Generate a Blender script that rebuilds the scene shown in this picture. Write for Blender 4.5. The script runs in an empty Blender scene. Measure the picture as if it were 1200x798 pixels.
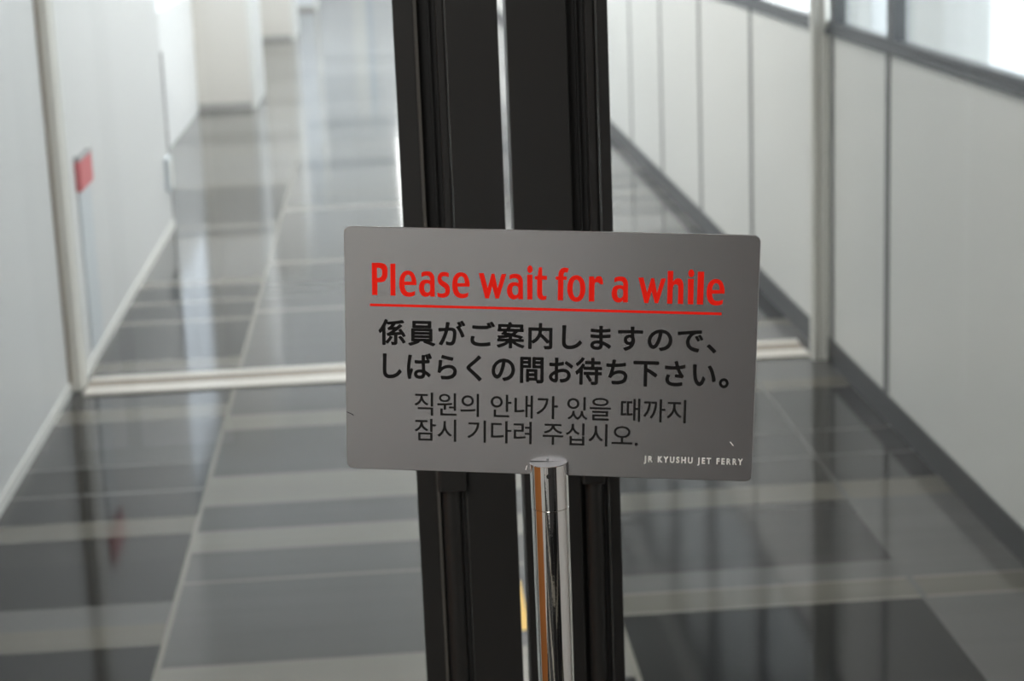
import bpy, bmesh, math, random
from mathutils import Vector, Matrix
S = bpy.context.scene
COL = S.collection

# ------------------------------------------------------------------ camera
cd = bpy.data.cameras.new('camera')
cam = bpy.data.objects.new('camera', cd)
COL.objects.link(cam)
S.camera = cam
F_PX = 2267.417                     # focal length for a frame 1200 px wide
PITCH, ROLL, YAW = math.radians(13.3964), math.radians(-2.2708), math.radians(3.5022)
d = Vector((math.sin(YAW) * math.cos(PITCH), math.cos(YAW) * math.cos(PITCH), -math.sin(PITCH)))
r0 = Vector((math.cos(YAW), -math.sin(YAW), 0.0))
u0 = r0.cross(d)
r = math.cos(ROLL) * r0 + math.sin(ROLL) * u0
u = -math.sin(ROLL) * r0 + math.cos(ROLL) * u0
cam.matrix_world = Matrix(((r.x, u.x, -d.x, 0), (r.y, u.y, -d.y, 0), (r.z, u.z, -d.z, 1.5), (0, 0, 0, 1)))
cd.sensor_fit = 'HORIZONTAL'
cd.sensor_width = 36.0
cd.lens = F_PX * 36.0 / 1200.0
cd.clip_start, cd.clip_end = 0.05, 200
cd.dof.use_dof = True
cd.dof.focus_distance = 1.405
cd.dof.aperture_fstop = 10.5

# ------------------------------------------------------------------ world, light, exposure
W = bpy.data.worlds.new('overcast_sky')
S.world = W
W.use_nodes = True
bg = W.node_tree.nodes['Background']
bg.inputs[0].default_value = (0.93, 0.97, 1.0, 1)
bg.inputs[1].default_value = 4.0
LOBBY_LAMP = 9.8                    # emission of the added, unseen ceiling lamps on the near side of the doors
HALL_LAMP = 14.5                     # and of the corridor's added, unseen ceiling lamps
S.view_settings.view_transform = 'Standard'
S.view_settings.look = 'None'
S.view_settings.gamma = 1.0
S.view_settings.use_curve_mapping = False
S.view_settings.exposure = 0.0
S.cycles.max_bounces = 14
S.cycles.diffuse_bounces = 6
S.cycles.transparent_max_bounces = 24
S.cycles.sample_clamp_indirect = 6.0

# ------------------------------------------------------------------ materials
def mat(name, col, rough=0.5, metal=0.0, spec=0.5, bump=0.0, bscale=200.0, var=0.0, vscale=(3, 3, 3), coat=0.0):
    m = bpy.data.materials.new(name)
    m.use_nodes = True
    nt = m.node_tree
    p = nt.nodes['Principled BSDF']
    p.inputs['Base Color'].default_value = (*col, 1)
    p.inputs['Roughness'].default_value = rough
    p.inputs['Metallic'].default_value = metal
    p.inputs['Specular IOR Level'].default_value = spec
    p.inputs['Coat Weight'].default_value = coat
    tc = nt.nodes.new('ShaderNodeTexCoord')
    if var:
        mp = nt.nodes.new('ShaderNodeMapping')
        mp.inputs['Scale'].default_value = vscale
        nz = nt.nodes.new('ShaderNodeTexNoise')
        nz.inputs['Scale'].default_value = 1.0
        nz.inputs['Detail'].default_value = 5.0
        rp = nt.nodes.new('ShaderNodeMapRange')
        rp.inputs['To Min'].default_value = 1 - var
        rp.inputs['To Max'].default_value = 1 + var
        mx = nt.nodes.new('ShaderNodeVectorMath')
        mx.operation = 'SCALE'
        mx.inputs[0].default_value = col
        nt.links.new(tc.outputs['Object'], mp.inputs['Vector'])
        nt.links.new(mp.outputs['Vector'], nz.inputs['Vector'])
        nt.links.new(nz.outputs['Fac'], rp.inputs['Value'])
        nt.links.new(rp.outputs['Result'], mx.inputs['Scale'])
        nt.links.new(mx.outputs['Vector'], p.inputs['Base Color'])
    if bump:
        nz = nt.nodes.new('ShaderNodeTexNoise')
        nz.inputs['Scale'].default_value = bscale
        nz.inputs['Detail'].default_value = 3.0
        b = nt.nodes.new('ShaderNodeBump')
        b.inputs['Strength'].default_value = bump
        b.inputs['Distance'].default_value = 0.001
        nt.links.new(tc.outputs['Object'], nz.inputs['Vector'])
        nt.links.new(nz.outputs['Fac'], b.inputs['Height'])
        nt.links.new(b.outputs['Normal'], p.inputs['Normal'])
    return m

def glass(name, tint, refl0):
    m = bpy.data.materials.new(name)
    m.use_nodes = True
    nt = m.node_tree
    nt.nodes.clear()
    out = nt.nodes.new('ShaderNodeOutputMaterial')
    tr = nt.nodes.new('ShaderNodeBsdfTransparent')
    tr.inputs[0].default_value = (*tint, 1)
    gl = nt.nodes.new('ShaderNodeBsdfGlossy')
    gl.inputs['Roughness'].default_value = 0.0
    lw = nt.nodes.new('ShaderNodeLayerWeight')
    pw = nt.nodes.new('ShaderNodeMath')
    pw.operation = 'POWER'
    pw.inputs[1].default_value = 5.0
    mr = nt.nodes.new('ShaderNodeMapRange')
    mr.inputs['To Min'].default_value = refl0
    mr.inputs['To Max'].default_value = 0.95
    mix = nt.nodes.new('ShaderNodeMixShader')
    lw.inputs['Blend'].default_value = 0.5
    nt.links.new(lw.outputs['Facing'], pw.inputs[0])
    nt.links.new(pw.outputs[0], mr.inputs['Value'])
    nt.links.new(mr.outputs['Result'], mix.inputs['Fac'])
    nt.links.new(tr.outputs[0], mix.inputs[1])
    nt.links.new(gl.outputs[0], mix.inputs[2])
    nt.links.new(mix.outputs[0], out.inputs['Surface'])
    return m

def lamp_mat(name, strength, col=(1, 1, 1)):
    m = bpy.data.materials.new(name)
    m.use_nodes = True
    p = m.node_tree.nodes['Principled BSDF']
    p.inputs['Base Color'].default_value = (0.8, 0.8, 0.8, 1)
    p.inputs['Emission Color'].default_value = (*col, 1)
    p.inputs['Emission Strength'].default_value = strength
    return m

FLOOR_R = 0.085
def frosted(name, col):
    m = bpy.data.materials.new(name)
    m.use_nodes = True
    nt = m.node_tree
    nt.nodes.clear()
    out = nt.nodes.new('ShaderNodeOutputMaterial')
    t = nt.nodes.new('ShaderNodeBsdfTranslucent')
    t.inputs[0].default_value = (*col, 1)
    df = nt.nodes.new('ShaderNodeBsdfDiffuse')
    df.inputs[0].default_value = (0.3, 0.3, 0.3, 1)
    ad = nt.nodes.new('ShaderNodeMixShader')
    ad.inputs[0].default_value = 0.15
    nt.links.new(t.outputs[0], ad.inputs[1])
    nt.links.new(df.outputs[0], ad.inputs[2])
    nt.links.new(ad.outputs[0], out.inputs['Surface'])
    return m

M = dict(
    frost=frosted('frosted_white_glass', (0.80, 0.84, 0.89)),
    bright=mat('bright_white_paint', (0.86, 0.875, 0.885), 0.5),
    wall=mat('white_wall_paint', (0.70, 0.712, 0.715), 0.45, var=0.015, vscale=(1, 0.7, 0.5)),
    panel=mat('pale_grey_wall_panel', (0.83, 0.825, 0.785), 0.4, var=0.015, vscale=(1, 1, 1)),
    beige=mat('beige_wall_paint', (0.74, 0.71, 0.66), 0.55, var=0.01),
    ceiling=mat('ceiling_board', (0.88, 0.88, 0.87), 0.8, bump=0.2, bscale=60),
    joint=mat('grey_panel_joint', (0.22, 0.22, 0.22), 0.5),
    base=mat('charcoal_skirting', (0.075, 0.075, 0.076), 0.45),
    white=mat('white_coated_aluminium', (0.78, 0.78, 0.75), 0.35),
    cream=mat('cream_coated_aluminium', (0.86, 0.845, 0.79), 0.35),
    bronze=mat('beige_brown_groove', (0.30, 0.25, 0.20), 0.4),
    frame=mat('dark_grey_window_frame', (0.085, 0.09, 0.097), 0.4),
    rail=mat('pale_metal_rail', (0.74, 0.70, 0.64), 0.3, metal=0.2),
    pillar=mat('pale_blue_grey_cladding', (0.80, 0.83, 0.86), 0.6, var=0.03, vscale=(0.5, 2, 0.2)),
    stripe_dark=mat('floor_charcoal_tile', (0.009, 0.0093, 0.0096), FLOOR_R, spec=0.16, var=0.13, vscale=(1.2, 18, 1)),
    stripe_mid=mat('floor_grey_tile', (0.125, 0.124, 0.120), FLOOR_R, spec=0.16, var=0.12, vscale=(1.2, 18, 1)),
    stripe_slate=mat('floor_slate_tile', (0.05, 0.05, 0.05), FLOOR_R, spec=0.16, var=0.12, vscale=(1.2, 18, 1)),
    stripe_pale=mat('floor_pale_tile', (0.25, 0.24, 0.215), FLOOR_R, spec=0.16, var=0.1, vscale=(1.2, 18, 1)),  # light stripe of the middle lane, its stronger reflection put into the colour
    stripe_light=mat('floor_beige_tile', (0.15, 0.142, 0.122), FLOOR_R, spec=0.16, var=0.1, vscale=(1.2, 18, 1)),
    stripe_line=mat('floor_pale_joint', (0.24, 0.23, 0.20), FLOOR_R, spec=0.16),
    black=mat('black_anodised_aluminium', (0.018, 0.018, 0.0175), 0.38, bump=0.05, bscale=900),
    black_gloss=mat('black_glossy_edge', (0.03, 0.03, 0.03), 0.15, spec=0.9),
    bead=mat('dark_grey_glazing_bead', (0.075, 0.072, 0.066), 0.3),  # black stile ridge with its highlight put into a lighter colour
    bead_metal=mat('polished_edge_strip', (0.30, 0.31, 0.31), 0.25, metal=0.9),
    satin=mat('satin_steel', (0.30, 0.31, 0.33), 0.5, metal=0.6),
    rubber=mat('black_rubber', (0.008, 0.008, 0.008), 0.6),
    glass=glass('clear_door_glass', (0.90, 0.91, 0.91), 0.02),
    pane=glass('clear_window_glass', (0.97, 0.98, 0.98), 0.03),
    chrome=mat('polished_chrome', (0.86, 0.85, 0.83), 0.03, metal=1.0, bump=0.01, bscale=300),
    plate=mat('satin_grey_sign_plate', (0.49, 0.485, 0.49), 0.22, metal=0.85, bump=0.04, bscale=1200),
    red=mat('red_print', (0.80, 0.012, 0.004), 0.6, spec=0.15),
    ink=mat('black_print', (0.010, 0.010, 0.010), 0.6, spec=0.15),
    ink_white=mat('white_print', (0.90, 0.89, 0.87), 0.5),
    dark=mat('dark_hole', (0.01, 0.01, 0.01), 0.6),
    red_plate=mat('red_notice', (0.64, 0.15, 0.165), 0.5, var=0.25, vscale=(30, 30, 60)),
    pale_blue=mat('pale_blue_panel', (0.60, 0.65, 0.69), 0.4),
    grey=mat('mid_grey_plastic', (0.42, 0.42, 0.43), 0.5),
    base_pale=mat('grey_beige_skirting', (0.46, 0.45, 0.43), 0.5),
    yellow=mat('yellow_floor_tape', (0.85, 0.52, 0.05), 0.5),
    wood=mat('orange_brown_wood', (0.50, 0.19, 0.055), 0.35, var=0.15, vscale=(4, 40, 1)),
    darkwall=mat('dark_grey_wall', (0.06, 0.06, 0.062), 0.6),
    lobby=lamp_mat('lobby_lamp_diffuser', LOBBY_LAMP, (1.0, 0.97, 0.92)),
    hall=lamp_mat('hall_lamp_diffuser', HALL_LAMP, (1.0, 0.98, 0.95)),
)

# ------------------------------------------------------------------ helpers
class MB:
    """collects shapes into one mesh; each shape may carry its own material"""
    def __init__(self):
        self.bm = bmesh.new()
        self.mats = []
    def mi(self, m):
        if m not in self.mats:
            self.mats.append(m)
        return self.mats.index(m)
    def box(self, x0, x1, y0, y1, z0, z1, m, bev=0.0):
        before = set(self.bm.faces)
        v = [self.bm.verts.new(p) for p in ((x0, y0, z0), (x1, y0, z0), (x1, y1, z0), (x0, y1, z0),
                                            (x0, y0, z1), (x1, y0, z1), (x1, y1, z1), (x0, y1, z1))]
        fs = [self.bm.faces.new([v[i] for i in q]) for q in ((0, 3, 2, 1), (4, 5, 6, 7), (0, 1, 5, 4), (1, 2, 6, 5), (2, 3, 7, 6), (3, 0, 4, 7))]
        k = self.mi(m)
        for f in fs:
            f.material_index = k
        if bev:
            es = list({e for f in fs for e in f.edges})
            bmesh.ops.bevel(self.bm, geom=es, offset=bev, segments=2, affect='EDGES', profile=0.5)
            for f in set(self.bm.faces) - before:
                f.material_index = k
        return self
    def quad(self, pts, m):
        f = self.bm.faces.new([self.bm.verts.new(p) for p in pts])
        f.material_index = self.mi(m)
        return self
    def prism(self, poly, z0, z1, m):
        """vertical extrusion of an x-y outline"""
        k = self.mi(m)
        a = [self.bm.verts.new((x, y, z0)) for x, y in poly]
        b = [self.bm.verts.new((x, y, z1)) for x, y in poly]
        n = len(poly)
        fs = [self.bm.faces.new([a[i], a[(i + 1) % n], b[(i + 1) % n], b[i]]) for i in range(n)]
        fs.append(self.bm.faces.new(a[::-1]))
        fs.append(self.bm.faces.new(b))
        for f in fs:
            f.material_index = k
        return self
    def lathe(self, c, prof, m, n=64, smooth=True):
        """(radius, z) profile turned about the vertical axis through c"""
        k = self.mi(m)
        rings = []
        for rad, z in prof:
            if rad < 1e-7:
                rings.append([self.bm.verts.new((c[0], c[1], z))])
            else:
                rings.append([self.bm.verts.new((c[0] + rad * math.cos(2 * math.pi * i / n), c[1] + rad * math.sin(2 * math.pi * i / n), z)) for i in range(n)])
        for A, B in zip(rings, rings[1:]):
            for i in range(n):
                j = (i + 1) % n
                if len(A) == 1 and len(B) == 1:
                    continue
                if len(A) == 1:
                    f = self.bm.faces.new([A[0], B[j], B[i]])
                elif len(B) == 1:
                    f = self.bm.faces.new([A[i], A[j], B[0]])
                else:
                    f = self.bm.faces.new([A[i], A[j], B[j], B[i]])
                f.material_index = k
                f.smooth = smooth
        return self
    def build(self, name, parent=None, sharp=None):
        bmesh.ops.recalc_face_normals(self.bm, faces=self.bm.faces[:])
        me = bpy.data.meshes.new(name)
        self.bm.to_mesh(me)
        self.bm.free()
        for m in self.mats:
            me.materials.append(m)
        if sharp is not None:
            me.set_sharp_from_angle(angle=math.radians(sharp))
        o = bpy.data.objects.new(name, me)
        COL.objects.link(o)
        if parent is not None:
            o.parent = parent
            o.matrix_parent_inverse = Matrix.Translation(-parent.location)
        return o

def struct(o):
    o['kind'] = 'structure'
    return o

def empty(name, loc=(0, 0, 0)):
    o = bpy.data.objects.new(name, None)
    o.empty_display_size = 0.05
    o.location = loc
    COL.objects.link(o)
    return o

def thing(name, label, cat, loc=(0, 0, 0), group=None):
    return tag(empty(name, loc), label, cat, group)

def tag(o, label, cat, group=None):
    o['label'] = label
    o['category'] = cat
    if group:
        o['group'] = group
    return o

# ================================================================== THE SETTING
XL, XR = -1.018, 1.345              # corridor walls
YD = 1.80                           # plane of the black framed glass doors
H = 2.5
YEND = 31.0

# ---- floor: three lanes of tiles crossed by stripes of three tones
D_, M_, L_, J_ = M['stripe_dark'], M['stripe_mid'], M['stripe_light'], M['stripe_line']
def far_stripes(y, seed, out, yend):
    rnd = random.Random(seed)
    while y < yend:
        w = rnd.uniform(0.18, 0.6); out.append((y, y + w, rnd.choice((M['stripe_slate'], M_)))); y += w
        w = rnd.choice((0.05, 0.08, 0.14)); out.append((y, y + w, L_)); y += w
    return out
def near_stripes(y, seed, yend):
    rnd = random.Random(seed)
    out = []
    while y < yend - 0.3:
        w = rnd.uniform(0.25, 0.6); out.append((y, min(y + w, yend), D_)); y += w
        if y < yend:
            w = min(0.14, yend - y); out.append((y, y + w, L_)); y += w
    if y < yend:
        out.append((y, yend, D_))
    return out
def lane(bounds, seed):
    """bounds: list of (y_start, material); the last entry only closes the list"""
    out = near_stripes(-1.7, seed, bounds[0][0])
    for a, b in zip(bounds, bounds[1:]):
        out.append((a[0], b[0], a[1]))
    return far_stripes(bounds[-1][0], seed + 5, out, YEND)
laneL = lane([(3.10, L_), (3.25, D_), (3.765, L_), (3.885, M_), (4.013, D_), (4.472, L_), (4.603, D_), (4.815, M_), (4.835, D_), (5.065, M_), (5.081, M['stripe_slate']),
              (5.529, L_), (5.676, M['stripe_slate']), (6.134, L_), (6.277, D_), (6.83, L_), (6.887, D_), (7.158, L_), (7.221, D_), (7.483, L_), (7.621, M_), (8.499, L_), (8.565, D_),
              (8.813, L_), (8.907, D_), (10.082, L_), (10.204, M_), (11.366, L_), (11.52, D_)], 3)
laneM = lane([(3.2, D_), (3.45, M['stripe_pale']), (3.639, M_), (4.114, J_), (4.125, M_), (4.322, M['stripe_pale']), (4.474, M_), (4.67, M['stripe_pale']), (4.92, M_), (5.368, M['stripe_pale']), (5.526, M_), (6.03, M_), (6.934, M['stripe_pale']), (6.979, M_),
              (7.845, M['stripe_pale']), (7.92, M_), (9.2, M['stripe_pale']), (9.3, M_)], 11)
laneR = lane([(3.0, M_), (3.15, D_), (3.765, J_), (3.775, L_), (3.88, J_), (3.89, M_), (4.0, M['stripe_slate']), (4.436, L_), (4.575, M['stripe_slate']), (4.792, M_), (4.807, M['stripe_slate']), (5.025, M_), (5.041, M['stripe_slate']), (5.474, L_), (5.591, M_), (6.3, L_), (6.4, D_), (7.3, L_), (7.42, M_)], 23)
fl = MB()
XA, XB, XC, XD = -0.509, 0.428, 1.077, 0.0
for (x0, x1), stripes in (((-2.3, XA), laneL), ((XA, XB), laneM), ((XB, XC), laneR), ((XC, 2.3), laneR)):
    for a, b, m in stripes:
        if (x0, x1) == (XC, 2.3) and m in (D_, M['stripe_slate']) and 2 < a < 4.2:
            m = M_
        fl.quad(((x0, a, 0), (x1, a, 0), (x1, b, 0), (x0, b, 0)), m)
for x in (XA, XB, XC):
    fl.quad(((x - 0.006, -1.7, 0.0006), (x + 0.006, -1.7, 0.0006), (x + 0.006, YEND, 0.0006), (x - 0.006, YEND, 0.0006)), J_ if x != XC else M_)
fl.box(-2.3, 2.3, -1.7, YEND, -0.15, -0.004, M['base'])
struct(fl.build('floor'))

struct(MB().box(-2.3, 1.72, -1.72, YEND, H, H + 0.1, M['ceiling']).build('ceiling'))

# ---- left wall: near stretch, stretch past the threshold, alcoves and the projecting blocks
wl = MB()
wl.box(XL - 0.12, XL, YD - 0.1, 5.90, 0, H, M['wall'])
wl.box(XL - 0.12, XL + 0.02, 6.0, 8.93, 0, H, M['wall'])
ALC = ((10.4, 13.75), (14.9, 20.0), (21.3, 24.8), (25.9, YEND))
wl.box(-1.42, -1.30, 8.93, YEND, 0, 0.79, M['bright'])  # lower alcove wall: window spill put into a lighter paint
wl.box(-1.42, -1.30, 8.93, YEND, 2.2, H, M['wall'])
wl.box(-1.42, -1.30, 8.93, 10.4, 0.79, 2.2, M['wall'])
for ya, yb in ALC:
    wl.box(-1.42, -1.30, ya, ya + 0.05, 0.79, 2.2, M['wall'])
    wl.box(-1.42, -1.30, yb - 0.15, yb, 0.79, 2.2, M['wall'])
wl.box(-1.42, XL - 0.1, 8.81, 8.93, 0, H, M['wall'])
struct(wl.build('wall_left'))
for k, (a, b, m, x1) in enumerate(((13.75, 14.9, M['beige'], -0.895), (20.0, 21.3, M['beige'], -0.868), (24.8, 25.9, M['pillar'], -0.78))):
    w = MB()
    w.box(-1.30, x1 - 0.012, a, b, 0, H, m)
    w.box(x1 - 0.012, x1, a + 0.02, b, 0, H, M['wall'])
    w.box(x1 - 0.03, x1 + 0.004, a - 0.004, a + 0.03, 0, H, M['white'])
    w.box(-1.30, x1 - 0.03, a - 0.008, a, 0, 0.05, M['base_pale'])
    struct(w.build('wall_block_%d' % (k + 1)))
bl = MB()
bl.box(XL, XL + 0.006, YD, 5.9, 0, 0.035, M['white'])
bl.box(XL + 0.02, XL + 0.026, 6.06, 8.93, 0, 0.035, M['white'])
struct(bl.build('baseboard_left'))

for k, (ya, yb) in enumerate(ALC):
    root = struct(empty('window_%d' % (20 + k), (-1.30, (ya + yb) / 2, 0.79)))
    f = MB()
    y0_, y1_ = ya + 0.05, yb - 0.15
    f.box(-1.40, -1.30, y0_, y1_, 0.79, 0.81, M['white']).box(-1.40, -1.30, y0_, y1_, 2.165, 2.2, M['white'])
    for y in (y0_, y0_ + (y1_ - y0_) / 3, y0_ + 2 * (y1_ - y0_) / 3, y1_ - 0.02):
        f.box(-1.34, -1.307, y, y + 0.02, 0.81, 2.165, M['white'])
    f.build('window_frame', root)
    MB().quad(((-1.312, y0_, 0.80), (-1.312, y1_, 0.80), (-1.312, y1_, 2.17), (-1.312, y0_, 2.17)), M['frost']).build('pane', root)

# ---- right wall: low panels under a run of windows
joints = [1.65, 2.75, 3.88, 5.10] + [7.04 + 1.15 * k for k in range(20)]
wr = MB()
wr.box(XR, XR + 0.12, YD - 0.1, YEND, 0, 1.012, M['panel'])
wr.box(XR, XR + 0.12, YD - 0.1, YEND, 2.2, H, M['panel'])
for y in joints:
    wr.box(XR - 0.003, XR, y - 0.022, y + 0.022, 0.08, 1.012, M['joint'])
wr.box(XR, XR + 0.12, YD - 0.1, 3.5, 1.012, 2.2, M['panel'])
struct(wr.build('wall_right'))
struct(MB().box(XR - 0.006, XR, YD, 5.78, 0, 0.077, M['base']).box(XR - 0.006, XR, 6.03, YEND, 0, 0.077, M['base']).build('baseboard_right'))
edges = [3.5, 5.059, 5.715] + [y - 0.045 for y in joints[4:]]
for i, (a, b) in enumerate(zip(edges, edges[1:])):
    if a > 5.6 and b < 7.2:
        a, b = 5.715, 6.995
    root = struct(empty('window_%d' % (i + 1), (XR, (a + b) / 2, 1.012)))
    f = MB()
    hw = 0.037
    f.box(XR - 0.012, XR + 0.024, a, b, 1.012, 1.030, M['frame'], 0.002)
    f.box(XR - 0.004, XR + 0.024, a, b, 1.030, 1.050, M['frame'], 0.002)
    f.box(XR - 0.004, XR + 0.024, a, b, 2.16, 2.2, M['frame'])
    f.box(XR - 0.006, XR + 0.024, a, a + hw, 1.05, 2.16, M['frame'])
    f.box(XR - 0.006, XR + 0.024, b - hw, b, 1.05, 2.16, M['frame'])
    f.build('window_frame', root)
    MB().box(XR + 0.016, XR + 0.022, a + hw - 0.004, b - hw + 0.004, 1.046, 2.164, M['pane']).build('pane', root)
struct(MB().box(XR + 0.12, 2.15, YD, YEND, 2.38, 2.5, M['ceiling']).build('trim_7'))  # unseen eave, added to keep the sky's reflection off the floor
struct(MB().box(-1.42, XR + 0.12, YEND, YEND + 0.12, 0, H, M['wall']).box(-0.42, -0.2, YEND - 0.03, YEND, 0.02, 2.1, M['white'])
       .box(-0.2, -0.1, YEND - 0.05, YEND, 0.02, 2.1, M['pale_blue']).build('wall_end'))

# ---- frame and floor track of the opening half way down the corridor
struct(MB().box(1.2960, 1.348, 5.815, 5.84, 0, H, M['cream']).lathe((1.3060, 5.812), [(0, 0), (0.0125, 0), (0.0125, H), (0, H)], M['cream'], 32)
       .lathe((1.3340, 5.810), [(0, 0), (0.0145, 0), (0.0145, H), (0, H)], M['cream'], 32).box(1.3170, 1.3190, 5.808, 5.815, 0, H, M['bronze'])
       .box(1.3420, 1.3460, 5.725, 5.765, 0.0, H, M['joint']).build('trim_1', None, 40))  # grey strip on the wall paints the shadow beside the post
struct(MB().box(-1.03, -1.013, 5.880, 5.915, 0, H, M['bronze']).box(-1.03, -0.983, 5.915, 5.965, 0, H, M['cream'], 0.003)
       .box(-1.03, -0.978, 5.965, 6.0, 0, H, M['white'], 0.002).build('trim_2'))
tr = MB()
tr.box(-0.975, 1.30, 5.848, 5.935, 0, 0.007, M['rail'], 0.002)
tr.box(-0.975, 1.30, 5.935, 6.012, 0, 0.003, M['bronze'])
tr.box(-0.975, 1.30, 6.012, 6.066, 0, 0.007, M['rail'], 0.002)
struct(tr.build('trim_3'))
struct(MB().box(-1.03, 1.36, 5.85, 6.06, 2.2, H, M['cream']).build('trim_4'))

# ---- corner of the left wall past the opening: grey edge guard and a small box
struct(MB().box(XL + 0.002, XL + 0.028, 8.905, 8.945, 0.0, 0.80, M['grey'], 0.002).build('trim_5'))

# ---- the two glass door leaves in black aluminium
ZT = 2.16
def stile(name, profile, parent, mirror_light):
    """profile: list of (x0, x1, depth_from_front, material) strips, each a vertical bar reaching back to the stile's rear face"""
    b = MB()
    for x0, x1, dep, m in profile:
        b.box(x0, x1, YD + dep, YD + 0.045, 0.012, ZT, m, 0.0006 if x1 - x0 > 0.005 else 0.0)
    return b.build(name, parent)
B, G_, R_ = M['black'], M['black_gloss'], M['rubber']
d1 = struct(empty('door_1', (0.06, YD, 0)))
d2 = struct(empty('door_2', (0.16, YD, 0)))
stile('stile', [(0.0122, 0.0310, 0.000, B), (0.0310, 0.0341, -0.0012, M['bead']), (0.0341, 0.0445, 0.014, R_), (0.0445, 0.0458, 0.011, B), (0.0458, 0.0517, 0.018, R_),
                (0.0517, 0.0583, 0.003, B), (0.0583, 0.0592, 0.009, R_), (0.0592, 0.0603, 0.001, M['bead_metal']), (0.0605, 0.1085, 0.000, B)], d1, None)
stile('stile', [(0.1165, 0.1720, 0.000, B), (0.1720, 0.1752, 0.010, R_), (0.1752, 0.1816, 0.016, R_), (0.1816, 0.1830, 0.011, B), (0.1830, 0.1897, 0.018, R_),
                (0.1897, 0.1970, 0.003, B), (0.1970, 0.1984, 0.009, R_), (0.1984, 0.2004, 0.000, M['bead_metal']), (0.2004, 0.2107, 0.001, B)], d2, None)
MB().box(XL + 0.01, XL + 0.11, YD, YD + 0.045, 0.012, ZT, B, 0.001).build('stile', d1)
MB().box(XR - 0.11, XR - 0.01, YD, YD + 0.045, 0.012, ZT, B, 0.001).build('stile', d2)
for dd, x0, x1 in ((d1, XL + 0.11, 0.0122), (d2, 0.2107, XR - 0.11)):
    MB().box(x0, x1, YD + 0.002, YD + 0.043, 0.012, 0.10, B, 0.001).build('rail', dd)
    MB().box(x0, x1, YD + 0.002, YD + 0.043, 2.06, ZT, B, 0.001).build('rail', dd)
    MB().box(x0, x1, YD + 0.022, YD + 0.030, 0.10, 2.06, M['glass']).build('pane', dd)
for dd, x0, x1, xc0, xc1, zc0, zc1 in ((d1, 0.0355, 0.0548, 0.0325, 0.0605, 0.9245, 0.966), (d2, 0.1765, 0.1942, 0.1725, 0.1965, 0.9232, 0.952)):
    rad = (x1 - x0) / 2
    cx_ = (x0 + x1) / 2
    MB().lathe((cx_, YD + 0.0035), [(0, 0.02), (rad, 0.02), (rad, zc0 + 0.004), (0, zc0 + 0.004)], B, 40).build('bolt_rod', dd, 40)
    hw = (xc1 - xc0) / 2
    MB().box(xc0, xc1, YD - hw + 0.004, YD + 0.014, zc0, zc1, B, 0.003).build('rod_cap', dd)
struct(MB().box(-1.75, XL - 0.0, YD - 0.02, YD + 0.10, 0, H, M['wall']).box(XR, 1.75, YD - 0.02, YD + 0.10, 0, H, M['wall'])
       .box(XL, XR, YD - 0.02, YD + 0.10, ZT + 0.01, H, M['wall']).build('wall_door_side'))

# ---- the near hall the sign stands in
struct(MB().box(-1.87, -1.75, -1.6, YD + 0.1, 0, H, M['wall']).build('wall_near_left'))
struct(MB().box(-1.75, -1.72, 0.13, 1.74, 0.0, 2.1, M['wood'], 0.004).build('trim_6'))
struct(MB().box(1.60, 1.72, -1.6, YD + 0.1, 0, H, M['wall']).box(1.585, 1.60, -1.5, -0.35, 0, 2.1, M['darkwall'], 0.003).build('wall_near_right'))
bk = MB().box(-1.87, -0.47, -1.72, -1.6, 0, H, M['wall'])    .box(-0.47, 1.72, -1.72, -1.6, 0, H, M['darkwall'])
for x0, x1 in ((-0.98, -0.90), (-0.76, -0.72)):
    bk.box(x0, x1, -1.6, -1.58, 0, 2.3, M['base'])
struct(bk.build('wall_near_back'))

# ================================================================== ADDED LIGHTS, OUT OF VIEW
def fitting(x, y, m, label, group, sx=0.17, sy=0.70):
    t = thing('ceiling_light', label, 'ceiling light', (x, y, H), group)
    MB().box(x - sx - 0.02, x + sx + 0.02, y - sy - 0.02, y + sy + 0.02, H - 0.05, H, M['white'], 0.004).build('housing', t)
    MB().box(x - sx, x + sx, y - sy, y + sy, H - 0.056, H - 0.05, m).build('diffuser', t)
for y in [3.5] + [6.7 + 1.5 * k for k in range(16)]:  # unseen lamps, added to brighten the corridor
    fitting(0.35, y, M['hall'], sy=0.5 if y < 5 else 0.70, label= 'white rectangular ceiling light along the corridor beyond the glass doors', group='corridor ceiling lights')
for x, y in ((-0.75, 0.2), (-0.75, -1.0)):  # unseen lamps, added to light the sign from the front
    fitting(x, y, M['lobby'], 'white rectangular ceiling light above the near hall with the sign stand', 'near hall ceiling lights', 0.45, 0.5)

# ================================================================== THINGS
# ---- outdoors beyond the windows
for a, b, lab in ((7.87, 8.75, 'pale blue grey pillar outside the windows, the one seen next to the cream door post'),
                  (6.315, 7.60, 'wide pale blue grey pillar outside the nearest window at the right edge of the view')):
    o = MB().box(2.0, 2.25, a, b, -0.2, 3.2, M['pillar'], 0.01).box(1.97, 2.28, a - 0.0, b + 0.0, -0.25, -0.12, M['grey']).build('outdoor_pillar')
    tag(o, lab, 'pillar')

# ---- red notice over a pale panel on the left wall
t = thing('wall_notice', 'red notice above a narrow pale blue panel on the left wall', 'notice', (XL + 0.02, 6.4, 0.05))
MB().box(XL + 0.02, XL + 0.026, 6.25, 6.50, 0.05, 0.575, M['pale_blue'], 0.003).build('panel', t)
MB().box(XL + 0.02, XL + 0.037, 6.235, 6.505, 0.578, 0.675, M['red_plate'], 0.002).build('plate', t)['label'] = 'red plate'
MB().box(XL + 0.02, XL + 0.039, 6.235, 6.505, 0.675, 0.69, M['grey'], 0.002).build('top_edge', t)  # shadow line above the red plate, painted as a grey strip

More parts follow.
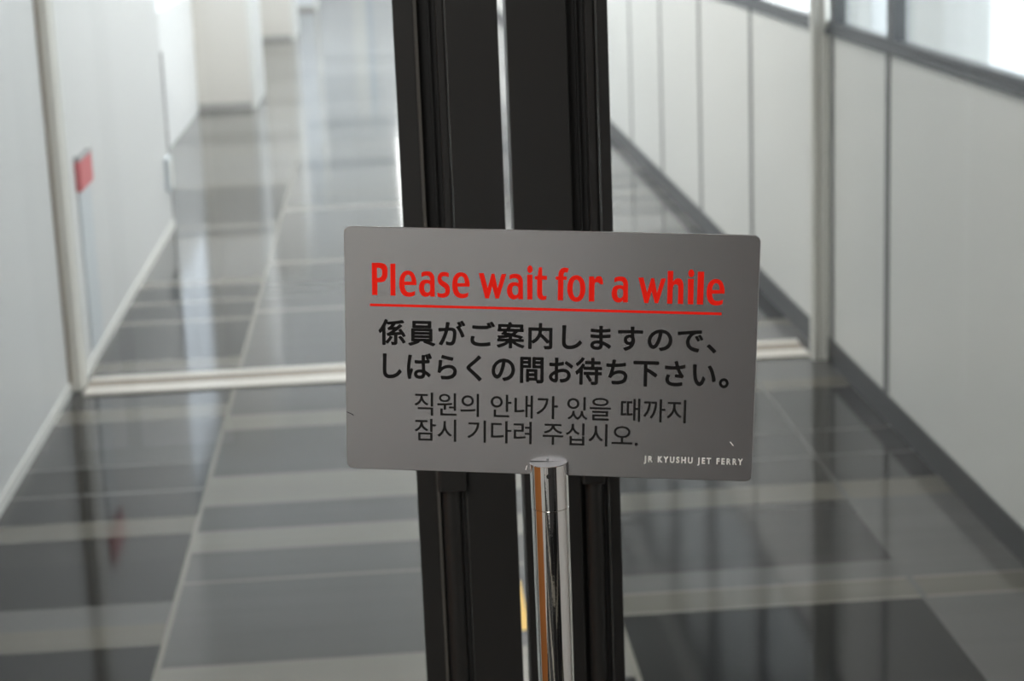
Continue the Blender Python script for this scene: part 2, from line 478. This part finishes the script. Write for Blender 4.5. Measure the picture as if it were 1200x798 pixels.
# ---- small box low on the wall corner
t = thing('wall_box', 'small grey box low on the far left wall beside the grey corner guard', 'box', (XL + 0.02, 8.80, 0.19))
MB().box(XL + 0.02, XL + 0.040, 8.72, 8.86, 0.19, 0.34, M['pale_blue'], 0.004).build('body', t)
MB().box(XL + 0.040, XL + 0.043, 8.735, 8.845, 0.205, 0.325, M['white'], 0.001).build('cover', t)

# ---- yellow tape on the floor, seen between the door leaves
o = MB().box(0.175, 0.242, 3.72, 4.01, 0.0005, 0.0015, M['yellow']).build('floor_tape')
tag(o, 'short yellow tape strip on the floor, glimpsed through the gap between the door leaves', 'tape')

# ================================================================== SIGN STAND
SO = Vector((0.11012019, 1.36412082, 1.1623954))
a_, b_, c_ = 0.00293691, 0.04543161, -0.15726895
w = Vector((a_, b_, c_))
Rm = Matrix.Rotation(w.length, 3, w.normalized()) @ Matrix(((1, 0, 0), (0, 0, -1), (0, 1, 0)))
TM = Matrix.Translation(SO) @ Rm.to_4x4()      # sign local (x right, y up, z towards the viewer), metres
PX, PY = 0.107, 1.3646                         # axis of the pole
stand = thing('sign_stand', 'grey notice sign on a chrome pole before the black framed glass doors', 'sign', (PX, PY, 0))

def finish(me, name, m, tm):
    me.materials.clear()
    me.materials.append(m)
    me.transform(tm)
    o = bpy.data.objects.new(name, me)
    COL.objects.link(o)
    o.parent = stand
    o.matrix_parent_inverse = Matrix.Translation(-stand.location)
    return o

# plate with rounded corners and a thin softened edge
SW, SH, RC, TH = 0.300, 0.18345, 0.0052, 0.0022
def rounded(w_, h_, rc, n=8):
    out = []
    for cx_, cy_, a0 in ((w_ / 2 - rc, h_ / 2 - rc, 0), (-w_ / 2 + rc, h_ / 2 - rc, 90), (-w_ / 2 + rc, -h_ / 2 + rc, 180), (w_ / 2 - rc, -h_ / 2 + rc, 270)):
        for k in range(n + 1):
            t_ = math.radians(a0 + 90 * k / n)
            out.append((cx_ + rc * math.cos(t_), cy_ + rc * math.sin(t_)))
    return out
bm = bmesh.new()
rings = []
for ins, z in ((0.0005, 0.0), (0.0, -0.0005), (0.0, -TH + 0.0005), (0.0005, -TH)):
    rings.append([bm.verts.new((x, y, z)) for x, y in rounded(SW - 2 * ins, SH - 2 * ins, RC - ins)])
n = len(rings[0])
bm.faces.new(rings[0])
bm.faces.new(rings[-1][::-1])
for A, Bq in zip(rings, rings[1:]):
    for i in range(n):
        bm.faces.new([A[i], Bq[i], Bq[(i + 1) % n], A[(i + 1) % n]])
me = bpy.data.meshes.new('plate')
bmesh.ops.recalc_face_normals(bm, faces=bm.faces[:])
bm.to_mesh(me)
bm.free()
finish(me, 'plate', M['plate'], TM)

# red heading, drawn letter by letter
GLYPH = {
    'P': [[(0.0, 0.994, 1), (0.544, 1.0, 0), (0.852, 0.956, 0), (0.986, 0.84, 0), (1.0, 0.712, 0), (0.969, 0.564, 0), (0.843, 0.455, 0), (0.636, 0.407, 0), (0.346, 0.395, 1), (0.347, 0.004, 1), (0.003, 0.0, 1)], [(0.327, 0.842, 1), (0.479, 0.844, 0), (0.614, 0.806, 0), (0.654, 0.702, 0), (0.619, 0.6, 0), (0.494, 0.547, 0), (0.328, 0.533, 1)]],
    'l': [[(0.013, 0.996, 1), (1.0, 1.0, 1), (0.978, 0.0, 1), (0.0, 0.0, 1)]],
    'e': [[(0.995, 0.458, 1), (1.0, 0.586, 0), (0.941, 0.757, 0), (0.793, 0.933, 0), (0.512, 1.0, 0), (0.249, 0.947, 0), (0.068, 0.792, 0), (0.001, 0.582, 0), (0.0, 0.447, 0), (0.036, 0.275, 0), (0.147, 0.117, 0), (0.315, 0.031, 0), (0.541, 0.0, 0), (0.767, 0.026, 0), (0.91, 0.078, 1), (0.926, 0.228, 1), (0.768, 0.189, 0), (0.58, 0.171, 0), (0.43, 0.208, 0), (0.337, 0.31, 0), (0.301, 0.442, 1)], [(0.294, 0.579, 1), (0.322, 0.71, 0), (0.405, 0.81, 0), (0.515, 0.843, 0), (0.623, 0.813, 0), (0.697, 0.716, 0), (0.722, 0.586, 1)]],
    'a': [[(0.151, 0.934, 1), (0.314, 0.984, 0), (0.557, 1.0, 0), (0.781, 0.968, 0), (0.935, 0.851, 0), (0.983, 0.701, 0), (0.989, 0.401, 0), (1.0, 0.015, 1), (0.707, 0.01, 1), (0.699, 0.088, 1), (0.593, 0.026, 0), (0.389, 0.0, 0), (0.185, 0.05, 0), (0.044, 0.186, 0), (0.0, 0.361, 0), (0.054, 0.525, 0), (0.189, 0.627, 0), (0.393, 0.667, 0), (0.576, 0.665, 0), (0.706, 0.642, 1), (0.69, 0.747, 0), (0.617, 0.808, 0), (0.475, 0.831, 0), (0.312, 0.811, 0), (0.158, 0.774, 1)], [(0.514, 0.534, 0), (0.628, 0.516, 0), (0.693, 0.459, 0), (0.704, 0.359, 0), (0.692, 0.258, 0), (0.614, 0.189, 0), (0.504, 0.168, 0), (0.39, 0.211, 0), (0.326, 0.328, 0), (0.351, 0.466, 0), (0.412, 0.517, 0)]],
    's': [[(0.922, 0.953, 1), (0.911, 0.8, 1), (0.723, 0.827, 0), (0.524, 0.835, 0), (0.385, 0.806, 0), (0.345, 0.739, 0), (0.449, 0.658, 0), (0.673, 0.594, 0), (0.896, 0.498, 0), (1.0, 0.331, 0), (0.95, 0.158, 0), (0.751, 0.044, 0), (0.447, 0.0, 0), (0.198, 0.017, 0), (0.039, 0.042, 1), (0.0, 0.2, 1), (0.224, 0.166, 0), (0.448, 0.164, 0), (0.607, 0.203, 0), (0.647, 0.29, 0), (0.558, 0.383, 0), (0.334, 0.457, 0), (0.126, 0.556, 0), (0.042, 0.703, 0), (0.102, 0.864, 0), (0.277, 0.965, 0), (0.55, 1.0, 0), (0.763, 0.985, 0)]],
    'w': [[(0.0, 0.99, 1), (0.18, 1.0, 1), (0.326, 0.414, 1), (0.464, 0.98, 1), (0.57, 0.983, 1), (0.687, 0.41, 1), (0.831, 0.979, 1), (1.0, 0.983, 1), (0.739, 0.01, 1), (0.612, 0.007, 1), (0.491, 0.487, 1), (0.374, 0.0, 1), (0.239, 0.002, 1)]],
    'i': [[(0.0, 0.728, 1), (0.969, 0.732, 1), (1.0, 0.0, 1), (0.079, 0.0, 1)], [(0.998, 0.89, 0), (0.964, 0.847, 0), (0.861, 0.811, 0), (0.705, 0.786, 0), (0.52, 0.777, 0), (0.334, 0.785, 0), (0.176, 0.808, 0), (0.069, 0.844, 0), (0.029, 0.887, 0), (0.064, 0.929, 0), (0.167, 0.966, 0), (0.323, 0.991, 0), (0.507, 1.0, 0), (0.693, 0.992, 0), (0.852, 0.969, 0), (0.959, 0.933, 0)]],
    't': [[(0.334, 0.998, 1), (0.585, 1.0, 1), (0.604, 0.739, 1), (0.996, 0.742, 1), (1.0, 0.625, 1), (0.607, 0.622, 1), (0.613, 0.409, 0), (0.63, 0.206, 0), (0.683, 0.14, 0), (0.798, 0.12, 0), (0.986, 0.13, 1), (0.955, 0.023, 1), (0.773, 0.0, 0), (0.545, 0.002, 0), (0.343, 0.043, 0), (0.227, 0.127, 0), (0.194, 0.277, 0), (0.197, 0.618, 1), (0.002, 0.627, 1), (0.0, 0.718, 1), (0.228, 0.735, 1)]],
    'f': [[(1.0, 0.977, 1), (0.913, 0.85, 1), (0.789, 0.86, 0), (0.67, 0.848, 0), (0.607, 0.805, 0), (0.604, 0.734, 1), (0.847, 0.734, 1), (0.851, 0.629, 1), (0.597, 0.626, 1), (0.591, 0.004, 1), (0.175, 0.0, 1), (0.192, 0.623, 1), (0.003, 0.627, 1), (0.0, 0.726, 1), (0.205, 0.73, 1), (0.228, 0.84, 0), (0.344, 0.935, 0), (0.531, 0.989, 0), (0.773, 1.0, 0)]],
    'o': [[(1.0, 0.509, 0), (0.981, 0.341, 0), (0.918, 0.203, 0), (0.815, 0.095, 0), (0.679, 0.026, 0), (0.511, 0.0, 0), (0.343, 0.02, 0), (0.204, 0.084, 0), (0.096, 0.188, 0), (0.026, 0.325, 0), (0.0, 0.492, 0), (0.019, 0.66, 0), (0.083, 0.799, 0), (0.187, 0.906, 0), (0.322, 0.975, 0), (0.489, 1.0, 0), (0.657, 0.98, 0), (0.796, 0.916, 0), (0.904, 0.812, 0), (0.973, 0.676, 0)], [(0.712, 0.504, 0), (0.705, 0.39, 0), (0.68, 0.299, 0), (0.638, 0.229, 0), (0.583, 0.184, 0), (0.511, 0.168, 0), (0.44, 0.182, 0), (0.382, 0.224, 0), (0.337, 0.293, 0), (0.308, 0.383, 0), (0.296, 0.497, 0), (0.303, 0.612, 0), (0.328, 0.703, 0), (0.37, 0.773, 0), (0.426, 0.817, 0), (0.497, 0.833, 0), (0.568, 0.819, 0), (0.626, 0.777, 0), (0.671, 0.709, 0), (0.7, 0.618, 0)]],
    'r': [[(0.0, 0.978, 1), (0.348, 0.982, 1), (0.387, 0.862, 1), (0.484, 0.947, 0), (0.656, 1.0, 0), (0.856, 0.97, 0), (0.97, 0.851, 0), (1.0, 0.689, 1), (0.816, 0.679, 1), (0.7, 0.739, 0), (0.554, 0.764, 0), (0.441, 0.739, 0), (0.399, 0.654, 0), (0.396, 0.425, 0), (0.399, 0.005, 1), (0.005, 0.0, 1)]],
    'h': [[(0.0, 0.996, 1), (0.338, 1.0, 1), (0.325, 0.681, 1), (0.5, 0.758, 0), (0.678, 0.78, 0), (0.86, 0.742, 0), (0.974, 0.621, 0), (0.99, 0.434, 0), (1.0, 0.001, 1), (0.671, 0.004, 1), (0.67, 0.48, 0), (0.629, 0.567, 0), (0.509, 0.598, 0), (0.393, 0.564, 0), (0.332, 0.464, 0), (0.333, 0.251, 0), (0.327, 0.0, 1), (0.002, 0.001, 1)]],
}
PLACED = [('P', -129.76, 41.18, 11.5, 24.02), ('l', -116.24, 41.1, 3.76, 23.77), ('e', -109.68, 40.52, 12.51, 19.39), ('a', -95.25, 40.83, 11.55, 18.94), ('s', -82.06, 40.43, 9.42, 19.22), ('e', -70.91, 40.42, 12.64, 19.25), ('w', -51.63, 40.78, 19.96, 18.71), ('a', -31.11, 40.54, 11.7, 19.0), ('i', -16.56, 40.71, 3.98, 25.23), ('t', -10.97, 40.66, 8.8, 24.09), ('f', 4.12, 40.73, 9.4, 24.19), ('o', 12.61, 39.96, 13.06, 19.59), ('r', 28.18, 40.48, 10.23, 18.8), ('a', 44.67, 40.27, 11.8, 19.09), ('w', 63.69, 40.3, 19.72, 18.76), ('h', 84.64, 40.26, 11.53, 24.18), ('i', 99.14, 40.3, 4.32, 25.48), ('l', 106.0, 40.3, 4.56, 24.1), ('e', 112.81, 39.8, 12.72, 19.49)]

def smooth_loop(pts, sub=7):
    """corner points stay sharp, the others are joined by a smooth curve"""
    n = len(pts)
    out = []
    for i in range(n):
        p0, p1, p2, p3 = pts[i - 1], pts[i], pts[(i + 1) % n], pts[(i + 2) % n]
        if p1[2] and p2[2]:
            out.append(p1[:2])
            continue
        q0 = p1 if p1[2] else p0
        q3 = p2 if p2[2] else p3
        for k in range(sub):
            t_ = k / sub
            out.append(tuple(0.5 * (2 * p1[c] + (p2[c] - q0[c]) * t_ + (2 * q0[c] - 5 * p1[c] + 4 * p2[c] - q3[c]) * t_ * t_
                                    + (3 * p1[c] - q0[c] - 3 * p2[c] + q3[c]) * t_ ** 3) for c in (0, 1)))
    return out
def mesh_of(cu):
    ob = bpy.data.objects.new('outline', cu)
    COL.objects.link(ob)
    bpy.context.view_layer.update()
    me = bpy.data.meshes.new_from_object(ob.evaluated_get(bpy.context.evaluated_depsgraph_get()))
    bpy.data.objects.remove(ob)
    bpy.data.curves.remove(cu)
    return me
cu = bpy.data.curves.new('heading', 'CURVE')
cu.dimensions = '2D'
cu.fill_mode = 'BOTH'
cu.extrude = 0.04
for ch, x0, y0, w_, h_ in PLACED:
    for loop in GLYPH[ch]:
        pts = smooth_loop(loop)
        sp = cu.splines.new('POLY')
        sp.points.add(len(pts) - 1)
        for q, (x, y) in zip(sp.points, pts):
            q.co = (x0 + x * w_, y0 + y * h_, 0, 1)
        sp.use_cyclic_u = True
MMS = TM @ Matrix.Translation((0, 0, 0.00006)) @ Matrix.Scale(0.001, 4)
finish(mesh_of(cu), 'heading', M['red'], MMS)['label'] = 'red heading: Please wait for a while'
ul = MB().box(-131.4, 123.9, 32.85, 34.75, -0.04, 0.04, M['red'])
me = bpy.data.meshes.new('underline')
ul.bm.to_mesh(me)
ul.bm.free()
finish(me, 'underline', M['red'], MMS)['label'] = 'red line under the heading'

def text_line(name, body, x0, x1, y0, y1, m, bold=0.0, space=1.0):
    """one printed line fitted into a rectangle of the plate (millimetres)"""
    c = bpy.data.curves.new(name, 'FONT')
    c.body = body
    c.space_character = space
    c.resolution_u = 4
    me = mesh_of(c)
    xs = [v.co.x for v in me.vertices]
    ys = [v.co.y for v in me.vertices]
    sx = (x1 - x0) / (max(xs) - min(xs))
    sy = (y1 - y0) / (max(ys) - min(ys))
    for v in me.vertices:
        v.co = (x0 + (v.co.x - min(xs)) * sx, y0 + (v.co.y - min(ys)) * sy, 0.04)
    if bold:
        me = thicken(me, bold)
    return finish(me, name, m, MMS)
def thicken(me, w):
    """a heavier weight: a band of half width w along every outline edge, round at the joints"""
    bm = bmesh.new()
    bm.from_mesh(me)
    bm.verts.ensure_lookup_table()
    segs = [(e.verts[0].co.copy(), e.verts[1].co.copy()) for e in bm.edges if len(e.link_faces) == 1]
    seen = set()
    for p, q in segs:
        t_ = q - p
        if t_.length < 1e-6:
            continue
        n_ = Vector((-t_.y, t_.x, 0)).normalized() * w
        f = bm.faces.new([bm.verts.new(c) for c in (p - n_, q - n_, q + n_, p + n_)])
        for c in (p, q):
            key = (round(c.x, 3), round(c.y, 3))
            if key not in seen:
                seen.add(key)
                bm.faces.new([bm.verts.new((c.x + w * math.cos(k * math.pi / 4), c.y + w * math.sin(k * math.pi / 4), c.z)) for k in range(8)])
    for f in bm.faces:
        if f.normal.z < 0:
            f.normal_flip()
    bm.to_mesh(me)
    bm.free()
    return me
text_line('japanese_line', '係員がご案内しますので、', -124.9, 120.5, 4.4, 23.2, M['ink'], 0.5, 1.1)
text_line('japanese_line', 'しばらくの間お待ち下さい。', -121.9, 130.2, -21.4, -1.7, M['ink'], 0.5, 1.1)
text_line('korean_line', '직원의 안내가 있을 때까지', -98.8, 100.4, -48.6, -31.3, M['ink'], 0.12)
text_line('korean_line', '잠시 기다려 주십시오.', -98.8, 65.9, -68.2, -51.4, M['ink'], 0.12)
text_line('company_line', 'JR KYUSHU JET FERRY', 70.9, 142.6, -80.5, -74.6, M['ink_white'], 0.24, 1.5)['label'] = 'small white company line'

# scuffs on the plate
def scuff(pts, m):
    bm = bmesh.new()
    bm.faces.new([bm.verts.new((x, y, 0.03)) for x, y in pts])
    me = bpy.data.meshes.new('scratch')
    bm.to_mesh(me)
    bm.free()
    return finish(me, 'scratch', m, MMS)
scuff([(-16.6, -88.2), (-16.1, -88.3), (-15.2, -85.0), (-15.6, -84.8)], M['ink_white'])
scuff([(132.9, -62.0), (133.4, -61.6), (136.0, -64.6), (135.4, -64.9)], M['ink_white'])
scuff([(-149.6, -47.6), (-149.5, -48.1), (-144.2, -50.6), (-144.8, -49.6)], M['dark'])

# chrome pole: slotted collar above, tube, floor base
ZC, RP = 1.0811, 0.0140
MB().lathe((PX, PY), [(0, 0.010), (RP, 0.010), (RP, ZC - 0.0350), (RP - 0.0006, ZC - 0.0346), (0, ZC - 0.0346)], M['chrome'], 96).build('pole', stand, 30)
MB().lathe((PX, PY), [(0, ZC - 0.0344), (RP - 0.0004, ZC - 0.0344), (RP + 0.0002, ZC - 0.0340), (RP + 0.0002, ZC - 0.0005), (RP - 0.0003, ZC - 0.0001)], M['chrome'], 96).lathe((PX, PY), [(RP - 0.0003, ZC - 0.0001), (0, ZC)], M['satin'], 96).build('collar', stand, 30)
sl = MB().box(-13.2, 14.2, -81.75, -81.05, 0.0, 0.12, M['dark'])
me = bpy.data.meshes.new('slot')
sl.bm.to_mesh(me)
sl.bm.free()
finish(me, 'slot', M['dark'], TM @ Matrix.Scale(0.001, 4))
# set screw sunk into the front of the collar
ss = bmesh.new()
bmesh.ops.create_cone(ss, cap_ends=True, segments=24, radius1=0.0017, radius2=0.0017, depth=0.003)
me = bpy.data.meshes.new('set_screw')
ss.to_mesh(me)
ss.free()
finish(me, 'set_screw', M['dark'], Matrix.Translation((0.1055, PY - RP + 0.0009, 1.0740)) @ Matrix.Rotation(math.radians(90), 4, 'X'))
rv = bmesh.new()
bmesh.ops.create_uvsphere(rv, u_segments=20, v_segments=12, radius=0.0012)
me = bpy.data.meshes.new('rivet')
rv.to_mesh(me)
rv.free()
finish(me, 'rivet', M['satin'], TM @ Matrix.Translation((-0.0003, -0.0796, 0.0)) @ Matrix.Scale(0.5, 4, (0, 0, 1)))
MB().lathe((PX, PY), [(0, 0), (0.150, 0), (0.150, 0.006), (0.146, 0.010), (0.03, 0.014), (0.02, 0.022), (RP + 0.0004, 0.024), (RP + 0.0004, 0.010), (0, 0.010)], M['chrome'], 96).build('base', stand, 30)
